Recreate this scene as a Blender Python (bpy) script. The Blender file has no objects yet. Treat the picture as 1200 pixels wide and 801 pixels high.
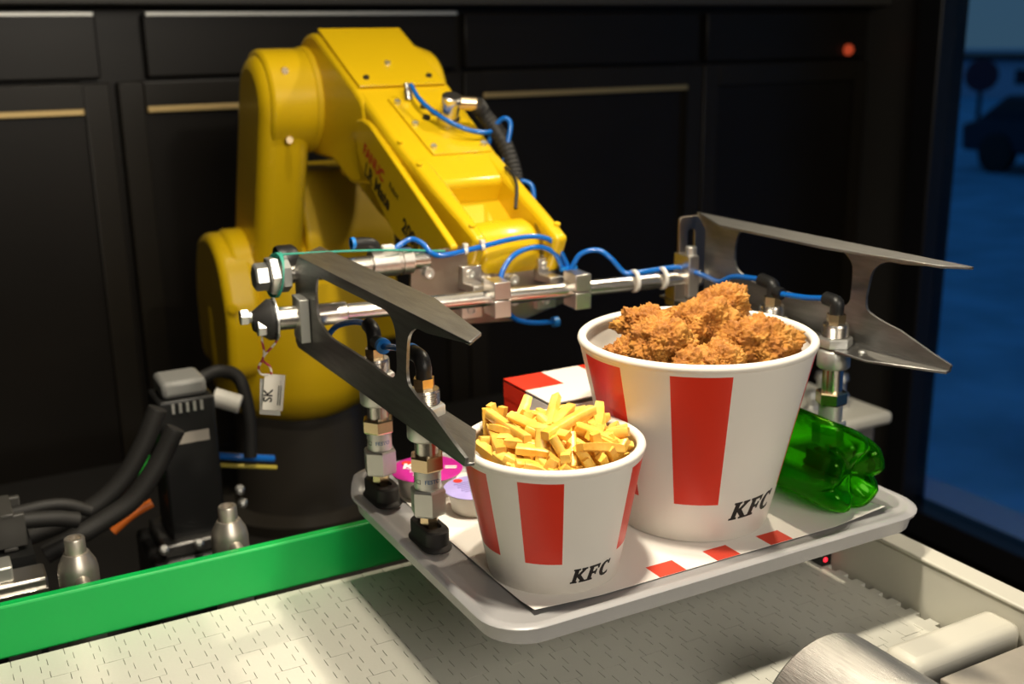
import bpy, bmesh, math, random
from mathutils import Vector, Matrix, noise

# ------------------------------------------------------------------ scene, camera, light
S = bpy.context.scene
COL = S.collection
YAW = .4978                                            # the counter, the robot and the room share this heading
FR = Matrix.Translation((.00436, .75648, 0)) @ Matrix.Rotation(YAW, 4, 'Z')
R = math.radians
PI = math.pi

cam_d = bpy.data.cameras.new('camera')
cam = bpy.data.objects.new('camera', cam_d); COL.objects.link(cam)
cam_d.sensor_width = 36; cam_d.lens = 36 * 1297 / 1200
cam_d.clip_start = .02; cam_d.clip_end = 200
_p = R(15.24); _r = R(-.9)
fw = Vector((0, math.cos(_p), -math.sin(_p))); up0 = Vector((0, math.sin(_p), math.cos(_p))); rt0 = Vector((1, 0, 0))
rt = rt0 * math.cos(_r) + up0 * math.sin(_r); up = up0 * math.cos(_r) - rt0 * math.sin(_r)
cm = Matrix((rt, up, -fw)).transposed().to_4x4(); cm.translation = (0, 0, .4418)
cam.matrix_world = cm
cam_d.dof.use_dof = True; cam_d.dof.focus_distance = .93; cam_d.dof.aperture_fstop = 5.2
S.camera = cam

w = bpy.data.worlds.new('dusk'); S.world = w; w.use_nodes = True
nt = w.node_tree; bg = nt.nodes['Background']
tc = nt.nodes.new('ShaderNodeTexCoord'); sp = nt.nodes.new('ShaderNodeSeparateXYZ'); rp = nt.nodes.new('ShaderNodeValToRGB')
nt.links.new(tc.outputs['Generated'], sp.inputs[0]); nt.links.new(sp.outputs['Z'], rp.inputs[0]); nt.links.new(rp.outputs[0], bg.inputs[0])
rp.color_ramp.elements[0].position = 0; rp.color_ramp.elements[0].color = (.032, .075, .120, 1)
rp.color_ramp.elements[1].position = .6; rp.color_ramp.elements[1].color = (.012, .055, .140, 1)
bg.inputs[1].default_value = 1.0

def area(name, loc, target, size, power, color, spread=180, shape='DISK'):
    d = bpy.data.lights.new(name, 'AREA'); d.shape = shape; d.size = size; d.energy = power; d.color = color; d.spread = R(spread)
    o = bpy.data.objects.new(name, d); COL.objects.link(o)
    a = FR @ Vector(loc); b = FR @ Vector(target)
    o.location = a; o.rotation_euler = (b - a).to_track_quat('-Z', 'Y').to_euler()
    return o
area('counter_lamp', (.09, .02, .68), (.08, .06, 0), .04, 4.6, (1, .90, .72))
area('rear_ceiling_lamp', (.78, .42, 1.0), (.2, .25, 0), .05, 3.2, (1, .87, .65), 120)
area('belt_fill_lamp', (.0, .12, 1.55), (-.12, .35, 0), .08, 6.5, (1, .89, .70), 115)  # added overhead fill that brightens the left side of the belt
area('front_fill_light', (.1, -2.1, .95), (.15, .2, .05), 1.4, 26.0, (1, .91, .78), 150)  # added low, broad fill from behind the camera, brightening upright faces

S.view_settings.view_transform = 'Standard'; S.view_settings.look = 'None'
S.view_settings.exposure = 0; S.view_settings.gamma = 1; S.view_settings.use_curve_mapping = False

# ------------------------------------------------------------------ materials
MATS = {}
def mat(name, col, rough=.5, metal=0, var=0, scale=20, bump=0, bscale=200, aniso=None, trans=0, ior=1.45, emit=0, coat=0, spec=.5, col2=None, stretch=None):
    if name in MATS: return MATS[name]
    m = bpy.data.materials.new(name); m.use_nodes = True; n = m.node_tree; b = n.nodes['Principled BSDF']
    c = (*col, 1)
    b.inputs['Base Color'].default_value = c; b.inputs['Roughness'].default_value = rough; b.inputs['Metallic'].default_value = metal
    b.inputs['Transmission Weight'].default_value = trans; b.inputs['IOR'].default_value = ior
    b.inputs['Coat Weight'].default_value = coat; b.inputs['Coat Roughness'].default_value = .15
    b.inputs['Specular IOR Level'].default_value = spec
    if emit:
        b.inputs['Emission Color'].default_value = c; b.inputs['Emission Strength'].default_value = emit
    t = n.nodes.new('ShaderNodeTexCoord'); mp = n.nodes.new('ShaderNodeMapping'); n.links.new(t.outputs['Object'], mp.inputs[0])
    if stretch: mp.inputs['Scale'].default_value = stretch
    if var or col2:
        z = n.nodes.new('ShaderNodeTexNoise'); z.inputs['Scale'].default_value = scale; z.inputs['Detail'].default_value = 5
        n.links.new(mp.outputs[0], z.inputs[0])
        r = n.nodes.new('ShaderNodeValToRGB'); n.links.new(z.outputs['Fac'], r.inputs[0])
        r.color_ramp.elements[0].position = .3; r.color_ramp.elements[1].position = .7
        r.color_ramp.elements[0].color = (*[x * (1 - var) for x in col], 1)
        r.color_ramp.elements[1].color = (*(col2 or [min(1, x * (1 + var)) for x in col]), 1)
        n.links.new(r.outputs[0], b.inputs['Base Color'])
    if bump:
        z = n.nodes.new('ShaderNodeTexNoise'); z.inputs['Scale'].default_value = bscale; z.inputs['Detail'].default_value = 4
        n.links.new(mp.outputs[0], z.inputs[0])
        bp = n.nodes.new('ShaderNodeBump'); bp.inputs['Strength'].default_value = bump; bp.inputs['Distance'].default_value = .002
        n.links.new(z.outputs['Fac'], bp.inputs['Height']); n.links.new(bp.outputs[0], b.inputs['Normal'])
    MATS[name] = m
    return m
def mixmat(name, col, fac, gcol):
    m = bpy.data.materials.new(name); m.use_nodes = True; n = m.node_tree
    for x in list(n.nodes): n.nodes.remove(x)
    o = n.nodes.new('ShaderNodeOutputMaterial'); g = n.nodes.new('ShaderNodeBsdfGlass'); t = n.nodes.new('ShaderNodeBsdfTranslucent'); x = n.nodes.new('ShaderNodeMixShader')
    g.inputs['Color'].default_value = (*gcol, 1); g.inputs['Roughness'].default_value = .02; g.inputs['IOR'].default_value = 1.34
    t.inputs['Color'].default_value = (*col, 1); x.inputs[0].default_value = fac
    n.links.new(g.outputs[0], x.inputs[1]); n.links.new(t.outputs[0], x.inputs[2]); n.links.new(x.outputs[0], o.inputs[0])
    MATS[name] = m; return m

YEL = mat('robot yellow paint', (.66, .43, .005), .32, var=.04, scale=6, bump=.05, bscale=300, coat=.3)
YEL2 = mat('robot yellow cast cover', (.62, .40, .005), .4, var=.05, scale=8, bump=.08, bscale=250)
BLK = mat('black plastic', (.012, .012, .012), .4, bump=.1, bscale=400)
BLKR = mat('black rubber', (.015, .014, .013), .6, bump=.1, bscale=500)
BASEB = mat('robot base black paint', (.028, .024, .019), .35, var=.1, scale=8)
STEEL = mat('turned steel', (.72, .68, .62), .26, 1, bump=.06, bscale=60, stretch=(1, 12, 12))
STEELD = mat('brushed dark steel', (.27, .265, .255), .40, .95, var=.15, scale=25, bump=.12, bscale=120, stretch=(8, 1, 8))
BRACK = mat('bracket steel plate', (.36, .31, .26), .35, 1, var=.1, scale=20, bump=.05)
ALU = mat('machined aluminium', (.72, .68, .63), .32, 1, bump=.06, bscale=300)
ALUM = mat('matt aluminium', (.62, .62, .58), .45, .85, bump=.05, bscale=400)
ZINC = mat('zinc plated bolt', (.74, .74, .71), .36, .9, var=.1, scale=60)
SATIN = mat('satin steel', (.62, .57, .50), .38, .9, bump=.05, bscale=100)
BRASS = mat('nickel brass', (.70, .55, .34), .25, 1)
BLUE = mat('blue polyurethane hose', (.005, .12, .48), .25, coat=.3)
BLUE2 = mat('blue release ring', (.01, .20, .62), .35)
TEAL = mat('teal elastic band', (.03, .30, .22), .55)
WHT = mat('white nylon', (.72, .70, .64), .45)
CARD = mat('white coated card', (.80, .76, .69), .42, var=.02, scale=5, bump=.03, bscale=300)
CARDR = mat('red printed card', (.70, .034, .012), .36, var=.04, scale=6, bump=.03, bscale=300)
INK = mat('black print', (.012, .010, .009), .5)
REDINK = mat('red print', (.55, .03, .02), .5)
TRAY = mat('grey melamine tray', (.37, .365, .37), .33, var=.03, scale=10, bump=.04, bscale=400)
PAPER = mat('white paper', (.82, .78, .73), .7, var=.015, scale=6, bump=.06, bscale=60)
PAPERR = mat('red paper print', (.68, .055, .025), .7, var=.05, scale=10)
FRY = mat('potato fry', (.90, .48, .050), .36, col2=(.96, .64, .15), scale=45, var=.12, bump=.25, bscale=180)
FRYE = mat('browned fry', (.72, .33, .035), .42, col2=(.90, .54, .11), scale=45, var=.12, bump=.25, bscale=180)
CHK = None
GREEN = mat('green guide plastic', (.001, .42, .075), .42, var=.03, scale=5, bump=.05, bscale=200)
BELT = mat('white belt plastic', (.66, .65, .58), .42, var=.03, scale=12, bump=.05, bscale=300)
BELTJ = mat('belt joint shade grey', (.22, .22, .18), .7)
RAILW = mat('cream rail plastic', (.62, .60, .52), .42, var=.02, scale=8, bump=.04, bscale=200)
WALLB = mat('black lacquer panel', (.010, .008, .006), .36, var=.2, scale=3, spec=.3)
WALLF = mat('black brown frame', (.015, .012, .008), .34, var=.15, scale=4, spec=.35)
GOLD = mat('gold lit ledge', (.62, .45, .20), .45, .8)  # lamplight on the panel ledges, put into a gold colour
FLOOR = mat('dark brown floor', (.035, .024, .017), .5, var=.2, scale=4)
CEIL = mat('grey ceiling', (.12, .115, .105), .8)
WALLR = mat('warm grey wall', (.16, .145, .125), .7)
FRAME = mat('dark window frame', (.012, .012, .014), .35)
PIER = mat('dark grey pier', (.045, .042, .038), .5)

# ------------------------------------------------------------------ mesh helpers (all coordinates in the counter frame u, v, z)
V = Vector
class MB:
    def __init__(s): s.v = []; s.f = []; s.m = []
    def add(s, vs, fs, m=0):
        o = len(s.v); s.v += [V(p) for p in vs]
        for i, f in enumerate(fs):
            s.f.append([o + k for k in f]); s.m.append(m if isinstance(m, int) else m[i])
        return s
    def box(s, a, b, m=0):
        (x0, y0, z0), (x1, y1, z1) = a, b
        return s.add([(x0, y0, z0), (x1, y0, z0), (x1, y1, z0), (x0, y1, z0), (x0, y0, z1), (x1, y0, z1), (x1, y1, z1), (x0, y1, z1)],
                     [(0, 3, 2, 1), (4, 5, 6, 7), (0, 1, 5, 4), (1, 2, 6, 5), (2, 3, 7, 6), (3, 0, 4, 7)], m)
    def cbox(s, c, d, m=0, rot=None):
        o = len(s.v); s.box([-x / 2 for x in d], [x / 2 for x in d], m)
        for i in range(o, len(s.v)):
            p = s.v[i]
            if rot is not None: p = rot @ p
            s.v[i] = p + V(c)
        return s
    def rings(s, rings, m=0, close=True, cap0=True, cap1=True):
        n = len(rings[0]); vs = [p for r in rings for p in r]; fs = []; ms = []
        for i in range(len(rings) - 1):
            for k in range(n if close else n - 1):
                j = (k + 1) % n
                fs.append((i * n + k, i * n + j, (i + 1) * n + j, (i + 1) * n + k)); ms.append(m if isinstance(m, int) else m(i, k))
        if cap0: fs.append(tuple(range(n - 1, -1, -1))); ms.append(m if isinstance(m, int) else m(0, -1))
        if cap1: fs.append(tuple((len(rings) - 1) * n + k for k in range(n))); ms.append(m if isinstance(m, int) else m(len(rings) - 2, -1))
        return s.add(vs, fs, ms)
    def lathe(s, prof, c=(0, 0, 0), axis=(0, 0, 1), n=32, m=0, caps=True, rad=None, phase=0):
        a = V(axis).normalized(); x = a.orthogonal().normalized()
        if abs(a.z) > .99: x = V((1, 0, 0))
        y = a.cross(x); c = V(c); rr = []
        for i, (r, h) in enumerate(prof):
            ring = []
            for k in range(n):
                t = phase + 2 * PI * k / n
                q = r * (rad(i, t) if rad else 1)
                ring.append(c + a * h + x * (q * math.cos(t)) + y * (q * math.sin(t)))
            rr.append(ring)
        return s.rings(rr, m, True, caps, caps)
    def cyl(s, p0, p1, r, r1=None, n=24, m=0, phase=0):
        p0, p1 = V(p0), V(p1); d = p1 - p0
        return s.lathe([(r, 0), (r if r1 is None else r1, d.length)], p0, d, n, m, phase=phase)
    def tube(s, pts, r, n=10, m=0, sub=6, rf=None):
        P = [V(p) for p in pts]; Q = []
        if sub > 1:
            E = [P[0] * 2 - P[1]] + P + [P[-1] * 2 - P[-2]]
            for i in range(1, len(E) - 2):
                for k in range(sub):
                    t = k / sub; a, b, c, d = E[i - 1:i + 3]
                    Q.append(.5 * ((2 * b) + (c - a) * t + (2 * a - 5 * b + 4 * c - d) * t * t + (3 * b - a - 3 * c + d) * t ** 3))
            Q.append(P[-1])
        else: Q = P
        T = [(Q[min(i + 1, len(Q) - 1)] - Q[max(i - 1, 0)]).normalized() for i in range(len(Q))]
        x = T[0].orthogonal().normalized(); rr = []
        for i, q in enumerate(Q):
            x = (x - T[i] * x.dot(T[i])).normalized(); y = T[i].cross(x)
            ri = r if rf is None else r * rf(i, len(Q))
            rr.append([q + x * (ri * math.cos(2 * PI * k / n)) + y * (ri * math.sin(2 * PI * k / n)) for k in range(n)])
        return s.rings(rr, m)
    def prism(s, poly, fn, t0, t1, m=0):
        n = len(poly)
        vs = [fn(a, b, t0) for a, b in poly] + [fn(a, b, t1) for a, b in poly]
        fs = [tuple(range(n - 1, -1, -1)), tuple(range(n, 2 * n))] + [(k, (k + 1) % n, n + (k + 1) % n, n + k) for k in range(n)]
        return s.add(vs, fs, m)
    def plate(s, outer, holes, fn, t0, t1, m=0):
        bm = bmesh.new(); loops = [outer] + holes; E = []
        for L in loops:
            vv = [bm.verts.new((a, b, 0)) for a, b in L]
            for i in range(len(vv)): E.append(bm.edges.new((vv[i], vv[(i + 1) % len(vv)])))
        bmesh.ops.triangle_fill(bm, edges=E, use_beauty=True)
        bm.verts.index_update(); P = [(q.co.x, q.co.y) for q in bm.verts]; F = [[q.index for q in f.verts] for f in bm.faces]; bm.free()
        n = len(P)
        s.add([fn(a, b, t0) for a, b in P] + [fn(a, b, t1) for a, b in P], [f[::-1] for f in F] + [[k + n for k in f] for f in F], m)
        for L in loops:
            k = len(L); s.add([fn(a, b, t0) for a, b in L] + [fn(a, b, t1) for a, b in L], [(i, (i + 1) % k, k + (i + 1) % k, k + i) for i in range(k)], m)
        return s
    def mesh(s, name, mats, o=(0, 0, 0), ang=38, merge=False):
        me = bpy.data.meshes.new(name); o = V(o)
        me.from_pydata([p - o for p in s.v], [], s.f)
        for x in (mats if isinstance(mats, (list, tuple)) else [mats]): me.materials.append(x)
        me.polygons.foreach_set('material_index', s.m)
        bm = bmesh.new(); bm.from_mesh(me)
        bmesh.ops.remove_doubles(bm, verts=bm.verts, dist=1e-6)
        bmesh.ops.recalc_face_normals(bm, faces=bm.faces); bm.to_mesh(me); bm.free()
        me.polygons.foreach_set('use_smooth', [True] * len(me.polygons))
        me.set_sharp_from_angle(angle=R(ang))
        return me

ORG = {}
def thing(name, label, cat, o, group=None, kind=None):
    e = bpy.data.objects.new(name, None); COL.objects.link(e); e.empty_display_size = .02
    e.matrix_world = FR @ Matrix.Translation(o); ORG[e.name] = V(o)
    return tag(e, label, cat, group, kind)
def tag(e, label=None, cat=None, group=None, kind=None):
    if label: e['label'] = label
    if cat: e['category'] = cat
    if group: e['group'] = group
    if kind: e['kind'] = kind
    return e
def org(e):
    while e.parent: e = e.parent
    return ORG[e.name]
def part(name, mb, mats, parent, bevel=0, label=None, ang=38, seg=2):
    ob = bpy.data.objects.new(name, mb.mesh(name, mats, org(parent), ang)); COL.objects.link(ob); ob.parent = parent
    if bevel: bev(ob, bevel, seg)
    if label: ob['label'] = label
    return ob
def single(name, mb, mats, o, label, cat, group=None, kind=None, bevel=0, ang=38):
    ob = bpy.data.objects.new(name, mb.mesh(name, mats, o, ang)); COL.objects.link(ob)
    ob.matrix_world = FR @ Matrix.Translation(o); ORG[ob.name] = V(o)
    if bevel: bev(ob, bevel)
    return tag(ob, label, cat, group, kind)
def bev(ob, wd, seg=2):
    b = ob.modifiers.new('bevel', 'BEVEL'); b.width = wd; b.segments = seg; b.limit_method = 'ANGLE'; b.angle_limit = R(35); b.harden_normals = False
def text2d(txt, size, bold=0):
    c = bpy.data.curves.new('txt', 'FONT'); c.body = txt; c.size = size; c.offset = bold; c.align_x = 'CENTER'; c.resolution_u = 3
    o = bpy.data.objects.new('txt', c); COL.objects.link(o)
    me = bpy.data.meshes.new_from_object(o.evaluated_get(bpy.context.evaluated_depsgraph_get()))
    vs = [(q.co.x, q.co.y) for q in me.vertices]; fs = [list(p.vertices) for p in me.polygons]
    bpy.data.objects.remove(o); bpy.data.curves.remove(c); bpy.data.meshes.remove(me)
    return vs, fs
def rrect(u0, u1, v0, v1, r, n=6):
    P = []
    for cx, cy, a in ((u1 - r, v1 - r, 0), (u0 + r, v1 - r, 90), (u0 + r, v0 + r, 180), (u1 - r, v0 + r, 270)):
        for k in range(n + 1):
            t = R(a + 90 * k / n); P.append((cx + r * math.cos(t), cy + r * math.sin(t)))
    return P
def fillet(poly, r, n=4):
    out = []; N = len(poly)
    for i in range(N):
        p = V((*poly[i][:2], 0)); a = V((*poly[i - 1][:2], 0)); b = V((*poly[(i + 1) % N][:2], 0))
        ri = poly[i][2] if len(poly[i]) > 2 else r
        da, db = a - p, b - p; L = min(ri, da.length * .48, db.length * .48)
        if L < 1e-5: out.append((p.x, p.y)); continue
        s, e = p + da.normalized() * L, p + db.normalized() * L
        for k in range(n + 1):
            t = k / n; q = s * (1 - t) ** 2 + p * 2 * t * (1 - t) + e * t * t; out.append((q.x, q.y))
    return out
SIDE = lambda a, b, t: (t, a, b)          # profile in v, z, thickness in u
FLAT = lambda a, b, t: (a, b, t)          # profile in u, v, thickness in z
FACE = lambda a, b, t: (a, t, b)          # profile in u, z, thickness in v

# ------------------------------------------------------------------ the setting
def struct(name, mb, mats, o, label=None, bevel=0): return single(name, mb, mats, o, label, None, None, 'structure', bevel)
ZF = -.88; VB = 1.5; UW = 1.9; UL = -1.9; VF = -2.2; ZC = 1.75
struct('floor', MB().box((UL, VF, ZF - .05), (UW, VB + .1, ZF)), FLOOR, (0, 0, ZF))
struct('ceiling', MB().box((UL, VF, ZC), (UW, VB + .1, ZC + .05)), CEIL, (0, 0, ZC))
struct('wall_left', MB().box((UL - .05, VF, ZF), (UL, VB + .1, ZC)), WALLR, (UL, 0, ZF))
struct('wall_front', MB().box((UL, VF - .05, ZF), (UW, VF, ZC)), WALLR, (0, VF, ZF))
wb = struct('wall_back', MB().box((UL, VB + .03, ZF), (UW, VB + .1, ZC)), WALLB, (0, VB, ZF))
def panel(u0, u1, z0, z1, framed):
    if framed:                                           # cabinet door: stiles and rails round a recessed field
        part('panel', MB().box((u0 + .02, VB + .014, z0 + .02), (u1 - .02, VB + .03, z1 - .02)), WALLB, wb)
        m = MB().box((u0, VB, z0), (u0 + .045, VB + .03, z1)).box((u1 - .045, VB, z0), (u1, VB + .03, z1))
        m.box((u0 + .045, VB, z1 - .05), (u1 - .045, VB + .03, z1)).box((u0 + .045, VB, z0), (u1 - .045, VB + .03, z0 + .05))
        part('panel_frame', m, WALLF, wb, .002)
    else:
        part('panel', MB().box((u0, VB, z0), (u1, VB + .03, z1)), WALLB, wb, .003)
cols = [(-1.3, -.66), (-.655, -.015), (.0, .70), (.705, 1.34), (1.345, 1.88)]
for u0, u1 in cols:
    panel(u0, u1, ZF + .02, .378, True)
    panel(u0 + (.055 if u0 == 0 else .004), u1 - .012, .386, .498, False)
for i, (u0, u1) in enumerate(((-.61, -.062), (.048, .655), (.75, 1.295))):
    t = MB().box((u0, VB - .003, .322), (u1, VB + .012, .334)); part('trim', t, GOLD, wb, .002)  # gold bars drawn for the light caught on the panel ledges
for u0, u1 in ((-.65, -.03), (.06, .69)):
    part('trim', MB().box((u0, VB - .006, .494), (u1, VB + .01, .502)), ALUM, wb, .001)  # pale bars drawn for the light along the upper ledges
struct('trim_1', MB().box((UL, VB - .05, .512), (UW, VB + .03, .75)), mat('soffit grey', (.05, .047, .042), .5), (0, VB, .512), bevel=.004)
il = MB().lathe([(.0, -.001), (.014, 0), (.014, .006), (.010, .012), (.0, .014)], (1.80, VB - .004, .405), (0, -1, 0), 20)
single('indicator_light', il, mat('red signal lens', (.55, .07, .025), .3, emit=.55), (1.80, VB, .405), 'small glowing red signal lamp on the dark back wall panel', 'lamp')
# window wall
def wwall(name, v0, v1, z0, z1, m=PIER): return struct(name, MB().box((UW, v0, z0), (UW + .12, v1, z1)), m, (UW, v0, z0))
VJ = 1.366
wwall('wall_right', VJ - .03, VB + .1, ZF, ZC)
struct('trim_2', MB().box((UW, VF, ZF), (UW + .12, VJ + .03, ZF + .03)).box((UW, VF, 1.45), (UW + .12, VJ + .03, ZC)), FRAME, (UW, 0, ZF))
win = thing('window_1', None, None, (UW, .2, ZF + .03), kind='structure')
fr = MB().box((UW - .03, VJ - .10, ZF + .03), (UW + .06, VJ - .03, 1.45)).box((UW - .03, -1.6, ZF + .03), (UW + .06, VJ - .1, ZF + .10)).box((UW - .03, -1.6, 1.38), (UW + .06, VJ - .1, 1.45)).box((UW - .03, -1.66, ZF + .03), (UW + .06, -1.6, 1.45))
part('window_frame', fr, FRAME, win, .004)
part('pane', MB().box((UW + .02, -1.6, ZF + .10), (UW + .026, VJ - .10, 1.38)), mat('window glass', (.85, .9, .95), .02, trans=1, ior=1.05), win)
struct('wall_right_front', MB().box((UW, VF, ZF), (UW + .12, -1.66, ZC)), PIER, (UW, VF, ZF))
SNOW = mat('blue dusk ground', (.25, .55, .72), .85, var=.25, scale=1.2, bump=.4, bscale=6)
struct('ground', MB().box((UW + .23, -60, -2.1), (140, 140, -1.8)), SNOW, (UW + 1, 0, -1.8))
struct('trim_3', MB().box((UW + .06, -1.66, ZF - .02), (UW + .22, VJ + .03, ZF + .085)), mat('blue lit sill', (.35, .5, .75), .5), (UW + .1, 0, ZF))  # dusk light along the window bottom is put into this blue colour

# ------------------------------------------------------------------ conveyor, guide, steel parts
ZB = -.10
cv = thing('conveyor', 'white modular plastic belt conveyor running under the lifted tray', 'conveyor', (0, .05, ZF))
part('belt_bed', MB().box((-1.0, -.073, ZB - .03), (.44, .356, ZB - .0075)), BELTJ, cv)
PU, PT = .0228, .0236
def modmesh(nt):
    a = .0034; g = .00028
    def edge(off):
        e = []
        for k in range(nt):
            for t, sg in ((0, 1), (.5, 1), (.5, -1), (1, -1)): e.append((off + sg * a, (k + t) * PT))
        e[0] = (e[0][0], g); e[-1] = (e[-1][0], nt * PT - g); return e
    return MB().prism(edge(g) + edge(PU - g)[::-1], FLAT, -.008, 0).mesh('belt_module', BELT)
mods = {4: modmesh(4), 2: modmesh(2)}
rows = 36
for i in range(rows):
    u = .437 - PU * (i + 1); v0 = .3525
    for nt_ in ((4, 4, 4, 4, 2) if i % 2 else (2, 4, 4, 4, 4)):
        v0 -= nt_ * PT
        b = bpy.data.objects.new('belt_module', mods[nt_]); COL.objects.link(b); b.parent = cv; b.location = V((u, v0, ZB)) - V((0, .05, ZF))
part('belt_end', MB().box((-1.0, -.073, ZB - .008), (.437 - PU * rows - .004, .354, ZB)), BELT, cv)
rail = [(-.128, ZB - .03), (.30, ZB - .03), (.30, -.062), (.16, -.062, .0), (.10, -.047), (-.128, -.047)]
part('side_rail', MB().prism([p[:2] for p in rail], SIDE, .441, .462), RAILW, cv, .003)
part('rail_cap', MB().box((.4385, -.128, -.0465), (.4645, .098, -.0425)), RAILW, cv, .0015)
part('end_block', MB().box((.308, -.112, ZB - .03), (.4405, -.074, -.058)), RAILW, cv, .009, seg=3)
for u in (-.6, .1, .42):
    part('leg', MB().box((u, .30, ZF), (u + .04, .34, ZB - .03)), STEELD, cv)
    part('leg', MB().box((u, -.065, ZF), (u + .04, -.025, ZB - .03)), STEELD, cv)
sn = thing('light_sensor', 'tiny black sensor with a red lit dot beside the cream rail', 'sensor', (.4335, .135, ZB))
part('housing', MB().box((.428, .118, ZB), (.4405, .155, ZB + .014)), BLK, sn, .001)
part('led', MB().lathe([(0, 0), (.0028, 0), (.0022, .0014), (0, .0018)], (.4315, .118, ZB + .008), (-.3, -1, .3), 14), mat('red led', (1, .02, .04), .3, emit=1.8), sn)

gd = thing('guide_rail', 'bright green plastic guide board along the belt edge', 'guide rail', (-.2, .362, ZB))
part('board', MB().box((-1.0, .357, ZB + .001), (.44, .369, -.0465)), GREEN, gd, .0025)
for u in (-.2690, -.1195):
    v = .412
    p = part('mounting_post', MB().lathe([(.0, -.36), (.0190, -.36), (.0190, -.052), (.0175, -.044), (.0120, -.0335), (.0, -.0335)], (u, v, 0), n=32), SATIN, gd)
    part('socket_screw', MB().lathe([(.0, -.036), (.0098, -.036), (.0098, -.0195), (.0090, -.0180), (.0062, -.0180), (.0056, -.025), (.0, -.025)], (u, v, 0), n=24), SATIN, p)
    part('cross_pin', MB().cyl((u, v - .01, -.056), (u + .004, .369, -.066), .0070, n=20), SATIN, p)
ct = thing('steel_drum_cover', 'scratched rounded stainless steel cover at the conveyor end', 'machine cover', (.235, -.2, ZB))
arc = [(.238 + .069 * math.cos(t), -.098 + .071 * math.sin(t)) for t in [PI * k / 24 for k in range(25)]]
part('shell', MB().prism(arc + [(.169, -.16), (.307, -.16)], FACE, -.36, -.076), mat('scratched stainless', (.44, .43, .41), .40, .95, var=.1, scale=30, bump=.25, bscale=90, stretch=(14, 1, 14)), ct, .002)
single('steel_plate', MB().box((.312, -.42, -.066), (.62, -.1315, -.060)), mat('dull warm steel', (.50, .46, .40), .5, .8, var=.08, scale=30), (.45, -.25, -.066), 'flat dull steel plate in front of the cream end block', 'plate', bevel=.0015)
# counter the machines stand on, cabinet below
tb = thing('machine_bench', 'low dark bench carrying the robot and the motor', 'bench', (.1, .9, ZF))
part('bench_top', MB().box((-1.1, .49, -.345), (.75, 1.42, -.318)), mat('dark bench top', (.02, .018, .016), .45), tb, .003)
for u in (-1.05, .68):
    for v in (.52, 1.36): part('leg', MB().box((u, v, ZF), (u + .05, v + .05, -.345)), WALLF, tb)

# ------------------------------------------------------------------ tray and what lies on it
def tray():
    u0, u1, v0, v1 = -.017, .453, .003, .352
    def lp(ins, z, r, bump=True):
        out = []
        for a, b in rrect(u0 + ins, u1 - ins, v0 + ins, v1 - ins, r, 8):
            k = max(0, min(1, (b - .328) / .012)); k = k * k * (3 - 2 * k)
            out.append((a, b, z + (.014 * k if bump else 0)))
        return out
    L = [lp(.016, -.004, .03, False), lp(.012, -.004, .032, False), lp(.007, -.013, .036, False), lp(.0055, -.013, .037, False), lp(.0035, -.001, .038), lp(.0, .0005, .04), lp(-.0005, .0030, .04), lp(.001, .0042, .039), lp(.006, .0046, .036), lp(.0085, .0040, .034), lp(.014, .0, .030, False)]
    return MB().rings([[V(p) for p in r] for r in L])
single('serving_tray', tray(), TRAY, (.22, .17, 0), 'grey rectangular serving tray held up by the suction gripper', 'tray', ang=50)
def liner():
    us = [.0265, .088, .149, .177, .2105, .2365, .2715, .2975, .35, .4124]; vs = [.0272, .0485, .09, .14, .19, .24, .29, .325]
    m = MB(); P = []
    def z(a, b):
        d = math.hypot(a - .0265, b - .0272); e = math.hypot(a - .4124, b - .0272)
        return .0009 + .004 * max(0, 1 - d / .03) + .006 * max(0, 1 - e / .035)
    for dz in (0, .0003):
        for b in vs:
            for a in us: P.append((a, b, z(a, b) + dz))
    n = len(us); N = n * len(vs); fs = []; ms = []
    for j in range(len(vs) - 1):
        for i in range(n - 1):
            q = (j * n + i, j * n + i + 1, (j + 1) * n + i + 1, (j + 1) * n + i)
            red = 1 if j == 0 and i in (2, 4, 6) else 0
            fs += [q[::-1], tuple(N + k for k in q)]; ms += [red, red]
    br = list(range(n)) + [j * n + n - 1 for j in range(1, len(vs))] + [(len(vs) - 1) * n + i for i in range(n - 2, -1, -1)] + [j * n for j in range(len(vs) - 2, 0, -1)]
    for k in range(len(br)):
        a, b = br[k], br[(k + 1) % len(br)]; fs.append((a, b, N + b, N + a)); ms.append(0)
    return m.add(P, fs, ms)
single('tray_liner', liner(), [PAPER, PAPERR], (.22, .17, .001), 'white paper tray liner with red check marks under the food', 'paper')

LET = {  # slab italic capitals drawn as outlines, unit height
 'K': [[(0, 0), (.42, 0), (.42, .10), (.34, .12), (.36, .42), (.62, .12), (.55, .10), (.55, 0), (.98, 0), (.98, .10), (.90, .12), (.58, .54), (.86, .88), (.94, .90), (.94, 1), (.56, 1), (.56, .90), (.63, .88), (.38, .58), (.40, .88), (.48, .90), (.48, 1), (.06, 1), (.06, .90), (.14, .88), (.10, .12), (0, .10)]],
 'F': [[(0, 0), (.46, 0), (.46, .10), (.36, .12), (.37, .42), (.55, .42), (.57, .32), (.66, .32), (.68, .68), (.59, .68), (.56, .56), (.38, .56), (.39, .86), (.68, .86), (.72, .70), (.82, .70), (.84, 1), (.06, 1), (.06, .90), (.14, .88), (.10, .12), (0, .10)]],
 'C': [[(.80, .06), (.80, .24), (.70, .17), (.56, .13), (.42, .18), (.34, .32), (.33, .55), (.38, .74), (.50, .86), (.62, .85), (.70, .70), (.80, .70), (.82, 1), (.72, 1), (.69, .93), (.52, 1.0), (.32, .95), (.16, .80), (.07, .58), (.08, .34), (.18, .13), (.36, .01), (.58, -.01)]]}
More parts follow.
